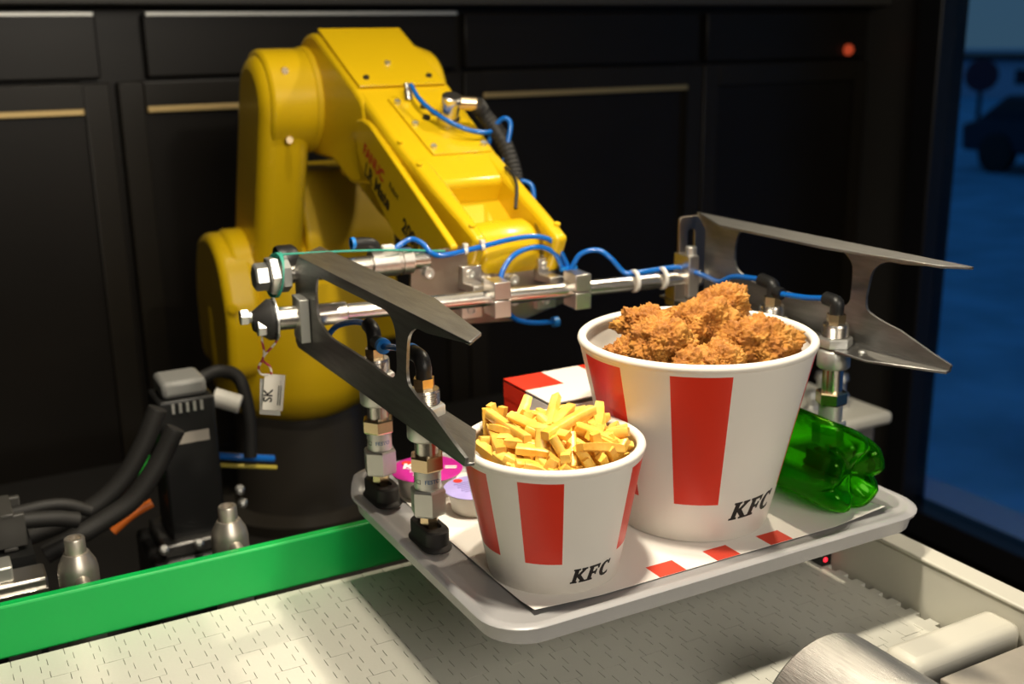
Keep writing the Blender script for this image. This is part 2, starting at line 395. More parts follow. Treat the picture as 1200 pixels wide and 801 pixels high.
def bucket(name, label, o, H, rt, rb, ang0, reds, zr0, ltr, root_cat='bucket'):
    t = thing(name, label, root_cat, o); cu, cv_, z0 = o
    rad = lambda z: rb + (rt - rb) * z / H
    angs = sorted(set([round(a, 3) for r in reds for a in r] + [float(a) for a in range(-75, 285, 5)]))
    angs = [a for i, a in enumerate(angs) if i == 0 or a - angs[i - 1] > .6 or any(abs(a - x) < .01 for r in reds for x in r)]
    n = len(angs); top = H - .0065
    prof = [(rb - .004, .006), (rb - .001, .0), (rb, .0005), (rad(zr0), zr0), (rad(top - .004), top - .004)]
    ring = lambda r, z: [V((cu + r * math.cos(R(ang0 + a)), cv_ + r * math.sin(R(ang0 + a)), z0 + z)) for a in angs]
    def isred(i, k):
        if i != 3 or k < 0: return 0
        mid = angs[k] + .01
        return 1 if any(a <= mid < b for a, b in reds) else 0
    m = MB().rings([ring(*p) for p in prof] + [ring(rad(top), top), ring(rad(H) - .0035, H - .006), ring(rad(.01) - .002, .008)], isred, True, True, True)
    part('cup_wall', m, [CARD, CARDR], t, ang=60)
    pr = [(rt - .004 + .0042 * math.cos(x), H - .0042 + .0042 * math.sin(x)) for x in [2 * PI * k / 10 for k in range(10)]]
    part('rim', MB().rings([[V((cu + r * math.cos(a), cv_ + r * math.sin(a), z0 + z)) for r, z in pr] for a in [2 * PI * k / 72 for k in range(73)]], 0, True, False, False), CARD, t, ang=80)
    hgt, th0, zb, slope = ltr; x = 0; lm = MB()
    for ch, wd in (('K', .98), ('F', .84), ('C', .85)):
        for poly in LET[ch]:
            fn = lambda a, b, q: (cu + (rad(zb + b) + q) * math.cos(R(ang0 + th0) + a / rad(zb)), cv_ + (rad(zb + b) + q) * math.sin(R(ang0 + th0) + a / rad(zb)), z0 + zb + b)
            pp = [((x + px + py * .18 - 1.35) * hgt, (py + (x + px) * slope) * hgt) for px, py in poly]
            lm.plate(pp, [], fn, -.0002, .0003)
        x += wd + .01
    part('lettering', lm, INK, t)
    return t
FO = (.0837, .0941, .0016); BO = (.2562, .1230, .0016)
bucket('fries_bucket', 'small red and white striped paper bucket full of fries', FO, .1165, .0785, .0565, -120.7, [(-73, -44.4), (-21.6, 6.7), (57.6, 86), (115, 143), (175, 203), (235, 263)], .030, (.0135, 31, .0105, .03))
bucket('chicken_bucket', 'large red and white striped paper bucket full of fried chicken', BO, .1775, .110, .0705, -128.2, [(-66, -37), (-11.6, 16.7), (73, 101), (127, 155), (190, 218), (240, 268)], .040, (.0178, 43.5, .022, .05))

FRIES = [[-0.04, 0.073, 0.133, -0.045, 0.076, 0.115], [-0.036, 0.071, 0.129, -0.038, -0.025, 0.132], [-0.029, 0.067, 0.135, -0.024, 0.064, 0.121], [-0.015, 0.06, 0.131, -0.016, 0.06, 0.119], [0.003, 0.05, 0.139, -0.017, 0.027, 0.13], [-0.032, 0.017, 0.138, -0.021, -0.019, 0.137], [0.026, 0.037, 0.14, -0.004, -0.003, 0.135], [-0.01, 0.004, 0.138, -0.006, -0.014, 0.133], [0.037, 0.031, 0.13, -0.001, -0.009, 0.134], [0.032, -0.012, 0.141, -0.008, -0.028, 0.138], [-0.032, 0.068, 0.119, -0.057, -0.015, 0.122], [-0.04, 0.033, 0.125, -0.038, 0.017, 0.126], [-0.027, -0.027, 0.14, -0.045, -0.051, 0.117], [-0.025, -0.042, 0.137, -0.012, -0.066, 0.114], [0.01, -0.049, 0.136, 0.022, -0.064, 0.111], [0.006, -0.025, 0.135, 0.023, -0.03, 0.127], [0.083, 0.006, 0.115, 0.042, -0.029, 0.121], [0.084, 0.006, 0.106, 0.033, -0.043, 0.12], [0.089, 0.003, 0.11, 0.053, -0.043, 0.105], [0.048, -0.038, 0.119, 0.029, -0.059, 0.112], [-0.009, -0.054, 0.129, 0.009, -0.067, 0.113], [-0.057, -0.021, 0.119, -0.049, -0.037, 0.115], [-0.06, 0.024, 0.117, -0.061, -0.003, 0.116], [-0.047, -0.022, 0.125, -0.036, -0.031, 0.123], [-0.031, -0.045, 0.123, -0.022, -0.052, 0.118], [-0.002, -0.034, 0.133, -0.007, -0.042, 0.126], [0.001, -0.022, 0.136, -0.005, -0.028, 0.131], [0.028, -0.03, 0.13, 0.07, 0.013, 0.111], [-0.006, -0.059, 0.12, -0.001, -0.066, 0.112], [-0.049, -0.007, 0.126, -0.04, -0.017, 0.125], [-0.013, -0.021, 0.136, -0.015, -0.027, 0.129], [0.021, -0.053, 0.122, 0.029, -0.057, 0.113], [-0.023, -0.038, 0.128, -0.02, -0.044, 0.122], [-0.031, -0.008, 0.134, -0.025, -0.015, 0.13], [-0.026, -0.058, 0.118, -0.021, -0.062, 0.113], [-0.05, -0.04, 0.117, -0.044, -0.044, 0.114], [-0.06, -0.009, 0.119, -0.055, -0.023, 0.116], [0.011, -0.039, 0.13, 0.027, -0.04, 0.123], [-0.028, -0.05, 0.121, -0.035, -0.052, 0.114], [0.008, -0.06, 0.12, 0.022, -0.064, 0.111]]
rng = random.Random(7)
def fry(a, b, wd, bend, i):
    a, b = V(a), V(b); d = (b - a)
    n = 6; x = d.cross(V((0, 0, 1)))
    x = (x if x.length > 1e-5 else V((1, 0, 0))).normalized()
    roll = rng.uniform(-.5, .5); q = Matrix.Rotation(roll, 3, d.normalized()); x = q @ x; y = d.cross(x).normalized(); rr = []
    for k in range(n + 1):
        t = k / n; c = a + d * t + y * (bend * 4 * t * (1 - t)) + x * (bend * .6 * math.sin(t * 5 + i))
        hw = wd / 2 * (1 + .07 * math.sin(t * 4 + i * 1.7)) * (.90 if k in (0, n) else 1); hh = hw * (.88 + .1 * math.sin(i))
        rr.append([c + x * sx * hw + y * sy * hh for sx, sy in ((-1, -.84), (-.84, -1), (.84, -1), (1, -.84), (1, .84), (.84, 1), (-.84, 1), (-1, .84))])
    return MB().rings(rr)
def put_fry(a, b, wd, bend, i):
    o = [(a[k] + b[k]) / 2 for k in range(3)]
    single('french_fry', fry(a, b, wd, bend, i), FRYE if i % 7 == 3 else FRY, o, ('darker browned potato fry in the small striped bucket' if i % 7 == 3 else 'fry standing up at the back rim of the small striped bucket' if i in (0, 2, 4, 6) else 'golden potato fry in the small striped bucket'), 'fry', 'fries in the small bucket', ang=48)
for i, q in enumerate(FRIES):
    a, b = V(q[:3]), V(q[3:])
    d = b - a; L = d.length
    if L < .066: b = a + d * min(2.8, .066 / L)
    for p in (a, b):
        r = math.hypot(p.x, p.y)
        if r > .067:
            p.x *= .067 / r; p.y *= .067 / r
            if p is b: p.x *= .92; p.y *= .92; p.z -= (r - .067) * .5
    off = V(FO); off.z = 0
    put_fry(a + off, b + off, rng.uniform(.0076, .0092), rng.uniform(-.0015, .003), i)
for i in range(72):                                    # lower layers of the heap
    r = .056 * math.sqrt(rng.random()); t = rng.uniform(0, 2 * PI); h = rng.uniform(.090, .123) + .008 * (1 - (r / .06) ** 2)
    c = V((FO[0] + r * math.cos(t), FO[1] + r * math.sin(t), h)); t2 = rng.uniform(0, PI); L = rng.uniform(.024, .038)
    d = V((math.cos(t2), math.sin(t2), rng.uniform(-.35, .35))) * L
    for _ in range(6):                                 # slide the whole fry until both ends are inside the wall
        for e in (c - d, c + d):
            x, y = e.x - FO[0], e.y - FO[1]; q = math.hypot(x, y)
            if q > .064: c -= V((x, y, 0)) * ((q - .064) / q)
    P = [c - d, c + d]
    put_fry(P[0], P[1], rng.uniform(.0074, .0090), rng.uniform(-.002, .002), i + 50)

def chickmat():
    m = mat('fried chicken crust', (.40, .14, .022), .5); n = m.node_tree; b = n.nodes['Principled BSDF']
    t = n.nodes.new('ShaderNodeTexCoord'); z = n.nodes.new('ShaderNodeTexNoise'); z.inputs['Scale'].default_value = 38; z.inputs['Detail'].default_value = 8; z.inputs['Roughness'].default_value = .65
    r = n.nodes.new('ShaderNodeValToRGB'); e = r.color_ramp.elements
    e[0].position = .30; e[0].color = (.22, .062, .009, 1); e[1].position = .72; e[1].color = (.74, .38, .075, 1)
    x = e.new(.48); x.color = (.47, .180, .022, 1)
    n.links.new(t.outputs['Object'], z.inputs[0]); n.links.new(z.outputs['Fac'], r.inputs[0]); n.links.new(r.outputs[0], b.inputs['Base Color'])
    v = n.nodes.new('ShaderNodeTexNoise'); v.inputs['Scale'].default_value = 330; v.inputs['Detail'].default_value = 6; v.inputs['Roughness'].default_value = .7
    bp = n.nodes.new('ShaderNodeBump'); bp.inputs['Strength'].default_value = .9; bp.inputs['Distance'].default_value = .0025
    n.links.new(t.outputs['Object'], v.inputs[0]); n.links.new(v.outputs['Fac'], bp.inputs['Height']); n.links.new(bp.outputs[0], b.inputs['Normal'])
    return m
CHK = chickmat()
CH = [(-.073, .006, .166, .023, .019, .016, 20, 'flat crisp fried chicken piece against the bucket wall'),
      (-.050, -.014, .178, .027, .030, .024, 60, 'fried chicken piece with ragged flaky crust low beside the flat piece'),
      (-.034, .032, .184, .028, .026, .018, -30, 'fried chicken piece peeking out behind the flaky one'),
      (.004, .004, .185, .032, .034, .024, 15, 'large fried chicken piece in the middle of the heap'),
      (.050, .026, .194, .028, .026, .019, 40, 'fried chicken piece topmost at the back of the heap'),
      (.036, -.046, .175, .036, .030, .025, -25, 'rounded fried chicken piece with the palest crumb leaning on the bucket front'),
      (-.016, -.052, .165, .026, .022, .018, 10, 'darker fried chicken piece low between two larger pieces'),
      (-.043, -.050, .166, .013, .018, .016, 80, 'small fried chicken nub squeezed between two pieces'),
      (.030, .062, .165, .034, .024, .024, 0, 'fried chicken piece mostly hidden at the rear of the bucket'),
      (.0, .0, .105, .055, .055, .026, 0, 'fried chicken piece buried under the heap')]
def blob(a, b, c, rz, seed, sub=5):
    bm = bmesh.new(); bmesh.ops.create_icosphere(bm, subdivisions=sub, radius=1)
    rot = Matrix.Rotation(R(rz), 3, 'Z') @ Matrix.Rotation(.25 * math.sin(seed), 3, 'X'); s = V((seed * 3.1, seed * 1.7, seed * .9)); out = []
    for q in bm.verts:
        p = q.co.copy(); n = p.normalized()
        k = 1 + .26 * noise.noise(n * 1.5 + s)
        w3 = V((p.x * a, p.y * b, p.z * c)) * k; P = w3 * 1000 / 10
        k2 = .0046 * noise.noise(P * 1.1 + s) + .0044 * abs(noise.noise(P * 2.1 + s)) + .0036 * abs(noise.noise(P * 4.3 - s)) + .0022 * noise.noise(P * 7.7 + s) - .003 * max(0, noise.noise(P * .8 - s)) + .0013 * noise.noise(P * 15 + s) - .002
        out.append(rot @ (w3 + n * k2))
    fs = [[v.index for v in f.verts] for f in bm.faces]; bm.free(); return out, fs
for i, (x, y, z, a, b, c, rz, lab) in enumerate(CH):
    vs, fs = blob(a, b, c, rz, i + 2, 6 if i < 7 else 5); o = (BO[0] + x, BO[1] + y, z)
    single('fried_chicken_piece', MB().add([p + V(o) for p in vs], fs), CHK, o, lab, 'fried chicken', 'fried chicken in the large bucket', ang=180)

# carton
ctn = thing('meal_carton', 'red and white checked cardboard carton behind the two buckets', 'carton', (.235, .285, .0012))
u0, u1, v0, v1, h = .166, .312, .236, .335, .0935
cb = MB().box((u0, v0, .0013), (u1, v1, h - .0075))
part('carton_body', MB().box((u0 + .0005, (v0 + v1) / 2, .0013), (u1 - .0005, v1, h - .006), 0).box((u0 + .0005, v0, .0013), (u1 - .0005, (v0 + v1) / 2, h - .006), 1), [CARDR, CARD], ctn)
lidm = MB(); us = [u0, .2125, .259, u1]; vs_ = [v0, .287, v1]
for i in range(3):
    for j in range(2):
        lidm.box((us[i], vs_[j], h - .0012), (us[i + 1], vs_[j + 1], h), 1 if (j == 1 and i in (0, 2)) else 0)
part('lid', lidm, [CARD, CARDR], ctn)
part('lid_flap', MB().box((u0, v0, h - .020), (u0 + .0008, .287, h - .0035), 0).box((u0, .287, h - .020), (u0 + .0008, v1, h - .0035), 1), [CARD, CARDR], ctn)

# dip tubs
def tub(label, c, r, hgt, col, txt):
    t = thing('dip_tub', label, 'sauce tub', (c[0], c[1], .0012)); x, y = c
    part('cup', MB().lathe([(0, .0015), (r * .72, .0013), (r * .76, .004), (r * .90, hgt - .003), (r, hgt - .003), (r, hgt - .0015), (0, hgt - .0015)], (x, y, 0), n=48), mat('white tub plastic', (.66, .62, .55), .4), t)
    lid = part('foil_lid', MB().lathe([(0, hgt - .0015), (r * 1.02, hgt - .0016), (r * 1.03, hgt - .001), (r * .97, hgt), (0, hgt + .0004)], (x, y, 0), n=48), mat('foil ' + label[:12], col, .3, var=.08, scale=60), t)
    return t, lid
t, lid = tub('round dip tub with a bright pink printed lid beside the suction cup', (.0565, .298), .0355, .027, (.46, .018, .25), 'KE')
def flat_text(name, txt, size, o, ang, z, m, parent, bold=0):
    vs, fs = text2d(txt, size, bold); c, s = math.cos(R(ang)), math.sin(R(ang))
    return part(name, MB().add([(o[0] + a * c - b * s, o[1] + a * s + b * c, z) for a, b in vs], fs), m, parent)
PINK2 = mat('pale pink print', (.80, .50, .66), .4); WINK = mat('white print', (.85, .82, .78), .4)
flat_text('lettering', 'KE', .019, (.0430, .3015), -31, .0277, WINK, lid, .0006)
RL = Matrix.Rotation(R(-31), 3, 'Z')
for k in range(5): part('print_line', MB().cbox(V((.0530, .2970, .0276)) + RL @ V((.002 * (k % 2), -.0042 * k - .002, 0)), (.034 - .004 * k, .0020, .0002), 0, RL), PINK2, lid)
for k in range(2): part('print_line', MB().cbox(V((.0790, .2880, .0276)) + RL @ V((0, -.0045 * k, 0)), (.012, .0026, .0002), 0, RL), WINK, lid)
part('print_emblem', MB().lathe([(0, 0), (.0055, 0), (.0055, .0002), (0, .0002)], (.044, .319, .0274), n=24), mat('red orange print', (.75, .04, .03), .4), lid)
t, lid = tub('smaller round dip tub with a lilac printed lid behind the fries bucket', (.078, .2345), .029, .025, (.42, .36, .74), '')
for k in range(6): part('print_line', MB().box((.062 + .002 * (k % 2), .246 - .0042 * k, .0255), (.092 - .002 * (k % 3), .2474 - .0042 * k, .0256)), mat('lilac print', (.28, .24, .55), .4), lid)
part('print_emblem', MB().lathe([(0, 0), (.0045, 0), (.0045, .0002), (0, .0002)], (.070, .254, .0254), n=24), MATS['red orange print'], lid)

# bottle lying on its side, base towards the tray front
GLS = mixmat('green bottle plastic', (.40, .90, .05), .06, (.44, .90, .20))
bt = thing('green_bottle', 'translucent green soda bottle lying along the tray edge', 'bottle', (.3795, .15, .0012))
RB = .0405
RG = [(.04, .012, .012), (.22, .011, .012), (.42, .007, .011), (.58, .002, .011), (.70, .0, .012), (.82, .001, .014), (.92, .006, .018), (.98, .014, .023), (1, .026, .030), (1, .048, .049), (.985, .06, .06), (1, .075, .075), (1, .125, .125), (.94, .14, .14), (.94, .155, .155), (1, .17, .17), (.96, .19, .19), (.75, .215, .215), (.45, .235, .235), (.34, .246, .246), (.33, .262, .262)]
def bring(ins):
    rr = []
    for q, hl, hv in RG:
        ring = []
        for k in range(100):
            t = 2 * PI * k / 100; wv = abs(math.cos(2.5 * (t - .35))); wv = min(1, wv * 1.3) ** .6
            hh = hv + (hl - hv) * wv; rq = q * (RB - ins) * (1 - (.035 * (1 - wv) if hl != hv and q > .4 else 0))
            ring.append(V((.3795 + rq * math.cos(t), .030 + ins + hh, .0425 + rq * math.sin(t))))
        rr.append(ring)
    return rr
part('bottle_body', MB().rings(bring(0) + bring(.0016)[::-1], 0, True, True, True), GLS, bt, ang=75)
part('cap', MB().lathe([(0, 0), (.0150, 0), (.0155, .002), (.0155, .014), (.0145, .016), (0, .016)], (.3795, .286, .0425), (0, 1, 0), 30), mat('green cap', (.02, .25, .05), .4), bt)

# ------------------------------------------------------------------ vacuum gripper
gp = thing('vacuum_gripper', 'steel suction gripper frame with twin side plates lifting the tray', 'gripper', (.22, .43, .1245))
outer = [(.0589, .1245), (.0570, .132), (.0776, .1377), (.1196, .1516), (.1481, .1570, .012), (.1656, .163, .01), (.1666, .1759), (.1609, .2062, .012), (.1442, .2172, .01), (.1224, .2170), (.0443, .2262), (.0440, .2275), (.4430, .2275), (.4600, .2100), (.4600, .1600), (.4720, .1300), (.4640, .1245)]
hole = [(.3890, .2168, .012), (.2017, .2185, .016), (.1868, .208, .01), (.1864, .1876), (.1875, .1650, .014), (.2040, .1575, .010), (.2634, .1602), (.3628, .1597, .02), (.3940, .172, .014), (.3946, .1963)]
def side_plate(u, sg, dv, dz, lab, rear, outer, hole):
    fn = lambda a, b, t: (u + sg * t, a + dv, b + dz)
    p = part('side_plate', MB().plate(fillet(outer, 0), [fillet(hole, .006)], fn, 0, .0028), STEELD, gp, .0004, lab)
    fl = lambda a, b, t: (u + sg * a, b + dv, t + dz)
    part('top_flange', MB().prism([(.0, .0440), (.020, .0640), (.040, .1900), (.040, rear), (.0, .4430)], fl, .2250, .2278), STEELD, p, .0006)
    part('bottom_flange', MB().prism([(.0, .0589), (.008, .0570), (.043, .1230), (.043, .4600), (.0, .4640)], fl, .1243, .1270), STEELD, p, .0006)
    return p
sl = side_plate(-.0165, 1, 0, 0, 'dark brushed steel plate with rounded cut-outs', .490, outer, hole)
sr = side_plate(.4705, -1, -.045, .0105, 'glossy steel plate with rounded cut-outs', .355, [(min(q[0], .425),) + q[1:] if q[0] > .45 else q for q in outer], [(q[0] - .024,) + q[1:] if q[0] > .35 else q for q in hole])
FEST = mat('blue print', (.02, .12, .30), .5)
def cup(u, v, zf, ztop, elbow):
    """spring holder on a bottom flange at height zf, rubber pad on the tray"""
    c = (u, v, 0)
    h = part('cup_holder', MB().lathe([(0, .0575), (.0118, .0575), (.0122, .059), (.0122, .077), (0, .077)], c, n=32), ALUM, gp)
    part('hex_body', MB().lathe([(0, .0335), (.0150, .0335), (.0165, .0355), (.0165, .0565), (.0150, .0585), (0, .0585)], c, n=6, phase=.3), ALUM, h, ang=20)
    part('stem', MB().cyl((u, v, .020), (u, v, .034), .0085, n=6), BRASS, h)
    part('lock_nut', MB().lathe([(0, .0765), (.0150, .0765), (.0160, .078), (.0160, .0885), (.0150, .090), (0, .090)], c, n=6, phase=.1), BRASS, h, ang=20)
    part('plunger', MB().cyl((u, v, .090), (u, v, zf - .019), .0105, n=28), STEEL, h)
    kn = MB().lathe([(0, zf - .020), (.0150, zf - .020), (.0165, zf - .018), (.0165, zf - .002), (.0150, zf), (0, zf)], c, n=48, rad=lambda i, t: 1 + .012 * (1 if int(t * 48 / (2 * PI)) % 2 else -1))
    part('knurled_ring', kn, ALUM, h, ang=60)
    part('clamp_nut', MB().lathe([(0, zf + .0027), (.0175, zf + .0027), (.0180, zf + .004), (.0180, zf + .011), (.0165, zf + .0125), (0, zf + .0125)], c, n=6, phase=.5), ZINC, h, ang=20)
    th = []
    for k in range(7):
        z = zf + .0125 + k * .0018; th += [(.0128, z), (.0136, z + .0009)]
    part('threaded_collar', MB().lathe([(0, zf + .0125)] + th + [(.0128, zf + .0260), (0, zf + .0260)], c, n=28), STEEL, h, ang=60)
    zt = zf + .0260
    part('fitting_hex', MB().lathe([(0, zt), (.0092, zt), (.0092, zt + .003), (.0098, zt + .003), (.0098, zt + .010), (0, zt + .010)], c, n=6), BRASS, h, ang=20)
    z1 = zt + .010
    e = part('push_in_fitting', MB().tube([(u, v, z1), (u, v, z1 + .010)] + elbow(u, v, z1), .0072, 14), BLK, h)
    return h, z1
def pad(u, v, h):
    st = [(u + .0118 * math.cos(t), v + (.0135 if math.sin(t) >= 0 else -.0135) + .0118 * math.sin(t)) for t in [2 * PI * (k + .5) / 32 for k in range(32)]]
    sc = lambda f, z: [V((u + (a - u) * f, v + (b - v) * f, z)) for a, b in st]
    part('suction_pad', MB().rings([sc(.92, .0048), sc(1.12, .0048), sc(1.14, .0065), sc(1.06, .0085), sc(1.0, .0095), sc(1.0, .022), sc(.93, .0235), sc(.62, .0235), sc(.6, .020)]), BLKR, h)
def ftext(h, u, v, ang):
    vs, fs = text2d('FESTO', .0052, .0001); r = .01225
    part('lettering', MB().add([(u + r * math.cos(R(ang) + a / r), v + r * math.sin(R(ang) + a / r), .0655 + b) for a, b in vs], fs), FEST, h)
    m = MB()
    for k, (w, sd) in enumerate(((.0045, 4), (.0042, 4))):
        a0 = -.0135 + k * -.0065
        P = [(a0 - .002, 0), (a0, .0022), (a0 + .002, 0), (a0, -.0022)] if k else [(a0 - .002, -.0018), (a0 - .002, .0018), (a0 + .002, .0018), (a0 + .002, -.0018)]
        q = lambda a, b: (u + (r + .0001) * math.cos(R(ang) + a / r), v + (r + .0001) * math.sin(R(ang) + a / r), .0672 + b)
        m.tube([q(*p) for p in P + [P[0]]], .00022, 5, sub=1)
    part('flow_symbol', m, INK, h)
h, z1 = cup(.0065, .2960, .1245, 0, lambda u, v, z: [(u, v + .004, z + .017), (u, v + .014, z + .020)]); pad(.0065, .2960, h); ftext(h, .0065, .2960, -95)
b = MB().tube([(.0065, .292, z1 + .007), (.0065, .276, z1 + .007)], .0066, 14, sub=1); part('push_in_fitting', b, BLK, h)
part('release_ring', MB().cyl((.0065, .277, z1 + .007), (.0065, .272, z1 + .0065), .0075, n=20), BLUE2, h)
h, z2 = cup(.0065, .1825, .1245, 0, lambda u, v, z: [(u, v + .006, z + .0165), (u, v + .021, z + .0175)]); pad(.0065, .1825, h); ftext(h, .0065, .1825, -92)
part('release_ring', MB().cyl((.0065, .2035, z2 + .0175), (.0065, .2085, z2 + .0175), .0075, n=20), BLUE2, h)
h, z3 = cup(.4395, .2265, .135, 0, lambda u, v, z: [(u, v + .004, z + .013), (u, v + .020, z + .015)]); pad(.4395, .2265, h)
part('push_in_fitting', MB().tube([(.4395, .222, z3 + .006), (.4395, .212, z3 + .005)], .0066, 14, sub=1), BLK, h)
h, z4 = cup(.4395, .1320, .135, 0, lambda u, v, z: [(u, v + .004, z + .012), (u, v + .016, z + .013)]); pad(.4395, .1320, h)

# main rod and clamps: rod axis runs from the left plate to the right plate
RA, RZ = V((-.056, .4345, .1668)), V((.470, .3880, .1605))
rd = (RZ - RA).normalized()
at = lambda u: RA + rd * ((u - RA.x) / rd.x)
part('main_rod', MB().cyl(at(-.055), at(.466), .0092, n=36), STEEL, gp)
part('rod_sleeve', MB().lathe([(.0, 0), (.0118, 0), (.0118, .036), (.0105, .0375), (0, .0375)], at(-.010), rd, 32), STEEL, gp)
# left clamp plate, washers, bolts
def rotbox(c, d, m, name, mt, bevel=.0008): return part(name, MB().cbox(c, d, 0, Matrix.Rotation(math.atan2(rd.y, rd.x), 3, 'Z')), mt, gp, bevel)
rotbox(at(-.021) + V((0, 0, -.002)), (.010, .034, .046), 0, 'clamp_plate', ALUM)
part('end_tube', MB().cyl(at(-.050), at(-.026), .0122, n=32), STEEL, gp)
part('rubber_washer', MB().lathe([(0, 0), (.020, 0), (.0215, .0015), (.0215, .003), (.018, .004), (0, .004)], at(-.0535), rd, 36), BLK, gp)
part('washer', MB().lathe([(0, 0), (.0225, 0), (.0225, .002), (0, .002)], at(-.0500), rd, 36), ZINC, gp)
part('bumper_cone', MB().lathe([(0, 0), (.010, 0), (.0215, .016), (.0215, .019), (0, .019)], at(-.0715), rd, 30), BLKR, gp)
for dv, dz, du in ((.004, .004, -.083), (-.010, -.006, -.070)):
    p = at(du) + V((0, dv, dz)); part('hex_bolt', MB().lathe([(0, 0), (.0075, 0), (.0085, .001), (.0085, .008), (.0075, .009), (0, .009)], p, rd, 6).cyl(p + rd * .009, p + rd * .02, .006, n=14), ZINC, gp, ang=20)
# upper bolt and bar
UA = V((-.044, .468, .2055)); UZ = V((.135, .462, .206)); ud = (UZ - UA).normalized(); au = lambda u: UA + ud * ((u - UA.x) / ud.x)
part('hex_bolt', MB().lathe([(0, 0), (.0130, 0), (.0150, .002), (.0150, .013), (.0145, .014), (0, .014)], au(-.058), ud, 6, phase=.5), ZINC, gp, ang=20)
part('lock_nut', MB().lathe([(0, 0), (.0205, 0), (.0215, .0015), (.0215, .0085), (.0205, .010), (0, .010)], au(-.043), ud, 6, phase=.2), ZINC, gp, ang=20)
part('lock_nut', MB().lathe([(0, 0), (.0185, 0), (.0195, .0015), (.0195, .0095), (0, .011)], au(-.031), ud, 6, phase=.8), ZINC, gp, ang=20)
part('upper_bar', MB().cyl(au(-.035), au(.125), .0105, n=32), STEEL, gp)
part('bar_sleeve', MB().lathe([(0, 0), (.0150, 0), (.0150, .030), (.0135, .031), (.0135, .034), (.0150, .035), (.0150, .047), (0, .047)], au(.072), ud, 32), ALU, gp)
part('bar_end', MB().cyl(au(.119), au(.139), .011, n=24), STEEL, gp)
part('end_cap', MB().lathe([(0, 0), (.017, 0), (.018, .004), (.018, .018), (.015, .022), (0, .022)], au(-.030) + V((.006, .030, .008)), ud, 20), BLK, gp)
bandr = []
for k in range(33):
    t = 2 * PI * k / 32; c = au(-.0335 + .004 * math.sin(t)); rr_ = .0226
    d = V((0, math.cos(t), math.sin(t))); wid = .0032 + .0026 * math.cos(t)
    bandr.append([c + d * rr_ - ud * wid, c + d * rr_ + ud * wid, c + d * (rr_ + .0012) + ud * wid, c + d * (rr_ + .0012) - ud * wid])
part('elastic_band', MB().rings(bandr, 0, True, False, False), TEAL, gp)
part('elastic_cord', MB().tube([au(-.030) + V((0, -.004, .0225)), (.047, .449, .2262), (.105, .452, .2205), (.158, .455, .2135)], .0012, 8), TEAL, gp)
# mounting bracket to the robot wrist
br = part('bracket_plate', MB().prism(fillet([(.115, .131), (.119, .205), (.150, .2145), (.185, .2155), (.215, .200), (.322, .1915), (.322, .132), (.262, .118), (.165, .124)], .006), FACE, .462, .468), BRACK, gp, .0008)
part('tool_flange', MB().cyl((.245, .468, .182), (.245, .500, .194), .030, n=36), BLK, gp)
for u, z in ((.212, .172), (.247, .170), (.247, .145), (.212, .145), (.138, .190)):
    q = part('socket_screw', MB().lathe([(0, 0), (.0065, 0), (.0065, .007), (.0058, .008), (.0035, .008), (.003, .005), (0, .005)], (u, .462, z), (0, -1, 0), 16), ZINC, br)
def clampblk(u):
    c = at(u); rz = Matrix.Rotation(math.atan2(rd.y, rd.x), 3, 'Z')
    q = part('clamp_block', MB().cbox(c + V((0, -.002, .0105)), (.020, .032, .0196), 0, rz), ALU, gp, .0008)
    part('clamp_half', MB().cbox(c + V((0, -.002, -.0105)), (.020, .032, .0196), 0, rz), ALU, q, .0008)
    part('clamp_foot', MB().box((c.x - .022, .452, c.z + .004), (c.x + .002, .462, c.z + .030)).box((c.x - .022, .425, c.z + .004), (c.x - .004, .462, c.z + .012)), ALU, q, .0008)
    part('clamp_foot', MB().box((c.x - .024, .452, c.z - .032), (c.x + .002, .462, c.z - .006)), ALU, q, .0008)
    for z in (.021, -.022): part('socket_screw', MB().lathe([(0, 0), (.0050, 0), (.0050, .003), (.003, .003), (.0026, .001), (0, .001)], (c.x - .012, .452, c.z + z), (0, -1, 0), 14), ZINC, q)
clampblk(.200); clampblk(.300)
# right end block and slotted plate
c = at(.446)
rotbox(c + V((.004, .002, .004)), (.014, .034, .050), 0, 'clamp_plate', ALU)
rotbox(c + V((-.010, .004, -.016)), (.016, .022, .034), 0, 'clamp_foot', BRACK)
part('socket_screw', MB().lathe([(0, 0), (.007, 0), (.007, .010), (.006, .011), (0, .011)], c + V((.006, -.004, .028)), (0, 0, 1), 16), ZINC, gp)
part('slotted_plate', MB().plate(fillet([(.446, .146), (.487, .146), (.487, .2335), (.446, .2335)], .006), [fillet([(.4585, .184), (.4695, .184), (.4695, .218), (.4585, .218)], .0055)], FACE, .402, .406), BRACK, gp, .0005)
part('flange_screw', MB().lathe([(0, 0), (.004, 0), (.003, .002), (0, .0025)], (.445, .100, .1377), (0, 0, 1), 14), ZINC, gp)
